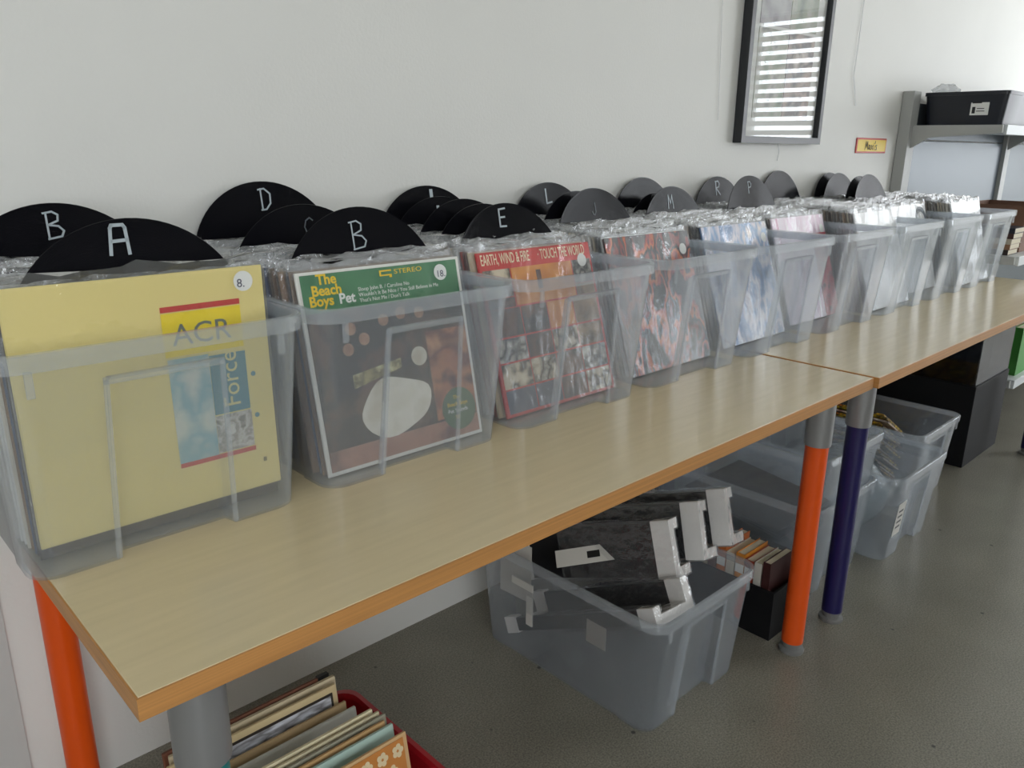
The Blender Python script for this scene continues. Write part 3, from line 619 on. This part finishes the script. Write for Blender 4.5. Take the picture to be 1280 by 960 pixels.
while y < CRY+.24:
    th = rr.choice((.016, .020, .024)); hh = rr.uniform(.185, .205)
    b_ = book('%s paperback, %s from the front of the low black crate' % (BN[k % len(BC)], ORD[k]), 1.522, y+th/2, .0065, .115, th, hh, BC[k % len(BC)], 'paperbacks in the black crate')
    if k in (2, 3, 5): box(-.0016, -.001, -th/2, th/2, .14, .165).build('spine_band', WHITE, b_)
    y += th+.003; k += 1
# nested large boxes and the pair further along
storage_box('lower clear box of the nested pair behind the navy table leg', 1.915, -.385, .0003, .39, .57, .28)
storage_box('upper clear box nested in another behind the navy table leg', 1.915, -.385, .145, .39, .57, .28)
rr = random.Random(21)
for k in range(3):
    o = tag(link('record_sleeve', SM[[5, 4, 5][k], k % 3]), ('lowest', 'middle', 'topmost')[k] + ' dark sleeve lying in the nested clear boxes under the table', 'record', 'sleeves in the nested boxes')
    o.location = (1.915+rr.uniform(-.005, .005), -.55+k*.006, .153+.008*k); o.rotation_euler = (-1.45, 0, 0)
storage_box('clear box with a white label standing before the magazine box', 2.305, -.445, .0003, .39, .57, .28)
lbx = tag(box(-.028, .028, -.0008, 0, -.055, .055).build('label_sticker', mat('paper_label', (214, 212, 206), .6)), 'white printed label stuck on the clear box under the table', 'label'); lbx.location = (2.182, -.7108, .135); lbx.rotation_euler = (.085, 0, 0)
for k in range(4): box(-.016, .016, -.0012, -.0008, -.03+.018*k, -.024+.018*k).build('print', mat('grey_ink', (90, 90, 92), .6), lbx)
storage_box('clear box of loose magazines beside the black cabinet', 2.735, -.345, .0003, .39, .57, .28)
PB = clear('bag_film', (206, 222, 230), .30, 1.6, .14, 1, 26)
def bag(label, x, y, z, sx, sy, sz, seed):
    rr = random.Random(seed); loops = []
    for k in range(9):
        t = k/8; s_ = math.sin(PI*(.12+.80*t))**.6
        loops.append([(x+sx*s_*math.cos(2*PI*i/18)*rr.uniform(.9, 1.06), y+sy*s_*math.sin(2*PI*i/18)*rr.uniform(.9, 1.06), z+sz*t) for i in range(18)])
    return tag(MB().loft(loops).build('plastic_bag', PB, None, True), label, 'bag')
bag('pale blue crinkled plastic bag bulging in the labelled clear box', 2.305, -.44, .006, .13, .20, .25, 8)
MGC = [patches('mag_a', [(210, 120, 30), (60, 34, 26), (220, 170, 40), (40, 30, 34)], 26), patches('mag_b', [(236, 200, 30), (40, 36, 36), (230, 190, 40)], 30), patches('mag_c', [(120, 50, 40), (206, 190, 170), (60, 50, 70)], 24)]
MM = [box(-.10, .10, -.13, .13, 0, .006).mesh('magazine', m_) for m_ in MGC]
for k in range(19):
    o = tag(link('magazine', MM[(k*2) % 3]), ('orange', 'maroon', 'yellow')[(k*2) % 3] + ' patterned magazine, %s from the bottom of the pile in the clear box' % ORD[k], 'magazine', 'piled magazines')
    o.location = (2.705+.004*(k % 3), -.35+.008*((k*5) % 4), .050+.0112*k); o.rotation_euler = (0, .50, 0)
    if k == 18: box(-.07, .02, -.10, -.02, .0061, .0066).build('print', MGC[1], o)

# ------------------------------------------------------------------ red crate of sleeves at the near end
rc = thing('red_crate', 'red plastic crate packed with old sleeves under the table', 'crate', (.285, -.575, 0))
RP = mat('red_plastic', (164, 18, 30), .38)
def rl(o, z): return perim(.182+o, .195+o, .035, .06, 0, .10, 0, z)
MB().loft([rl(-.013, 0), rl(-.006, .238), rl(-.010, .238), rl(-.017, .004)]).build('body', RP, rc, True)
L4 = [rl(-.006, .226), rl(0, .226), rl(.001, .246), rl(-.010, .25), rl(-.012, .240), rl(-.006, .238)]; MB().loft(L4+[L4[0]], False, False).build('rim', RP, rc, True)
FLW = mat('flower_orange', (196, 128, 62), .55, var=.06)
ITEMS = [ # ytop, colour, thickness, label
 (-.408, (112, 66, 46), .006, 'brown-edged framed board with a black corner in the red crate'), (-.420, (196, 180, 150), .008, 'thick tan sleeve behind the framed photograph in the red crate'),
 (-.440, (204, 182, 140), .006, 'sleeve with a tan-bordered black and white landscape photograph'), (-.458, (176, 150, 112), .005, 'thin brown sleeve before the bordered photograph sleeve'),
 (-.480, (202, 202, 196), .006, 'plain grey-white sleeve in the red crate'), (-.535, (224, 212, 178), .006, 'cream sleeve before the plain grey-white one in the red crate'),
 (-.547, (204, 192, 160), .005, 'dull cream sleeve in the red crate'), (-.558, (150, 146, 128), .005, 'grey-green sleeve between the cream and tan sleeves'),
 (-.570, (190, 152, 104), .005, 'tan sleeve behind the pale aqua sleeve in the red crate'), (-.584, (172, 196, 186), .006, 'pale aqua sleeve behind the flowered cover'),
 (-.612, (206, 168, 120), .005, 'orange flowered sleeve at the front of the red crate')]
for k, (yt, c, t, lab) in enumerate(ITEMS):
    ln = math.radians(8+.3*k); hgt = SH
    o = tag(link('record_sleeve', sleeve_mesh(t, mat('old_card_%d' % k, c, .6, var=.05))), lab, 'record')
    o.scale = (.9, 1, 1); o.location = (.266+.006*math.sin(k*2.1)+(.010 if k > 4 else 0), yt-.33*math.sin(ln), .0055); o.rotation_euler = (-ln, 0, 0)
    if k in (3, 4): o.scale = (.9, 1, .92)
    if k == 0: box(.135, .158, -.0045, .0045, .295, .317).build('corner', BLACK, o)
    if k == 2:
        panel(o, .03, .97, .50, .965, mat('dark_line', (50, 42, 36), .5), .0038); panel(o, .045, .955, .51, .95, patches('mono_landscape', [(60, 58, 56), (190, 192, 200), (120, 118, 120), (210, 212, 220), (40, 38, 38)], 9, 'noise', (1, 1, 4)), .0042)
    if k == 10:
        panel(o, .02, .975, .56, .985, FLW, .0034); PW = mat('petal_white', (226, 206, 166), .6); rr = random.Random(2)
        for a in range(10):
            for b in range(4):
                uu, vv = .08+.10*a+.05*(b % 2), .66+.09*b
                if uu > .94: continue
                for q in range(5): disc(o, uu+.022*math.cos(q*1.257), vv+.022*math.sin(q*1.257), .0048, PW, .0040, 'petal')
        disc(o, .55, .60, .055, mat('indigo_print', (62, 54, 140), .5), .0046, 'print')
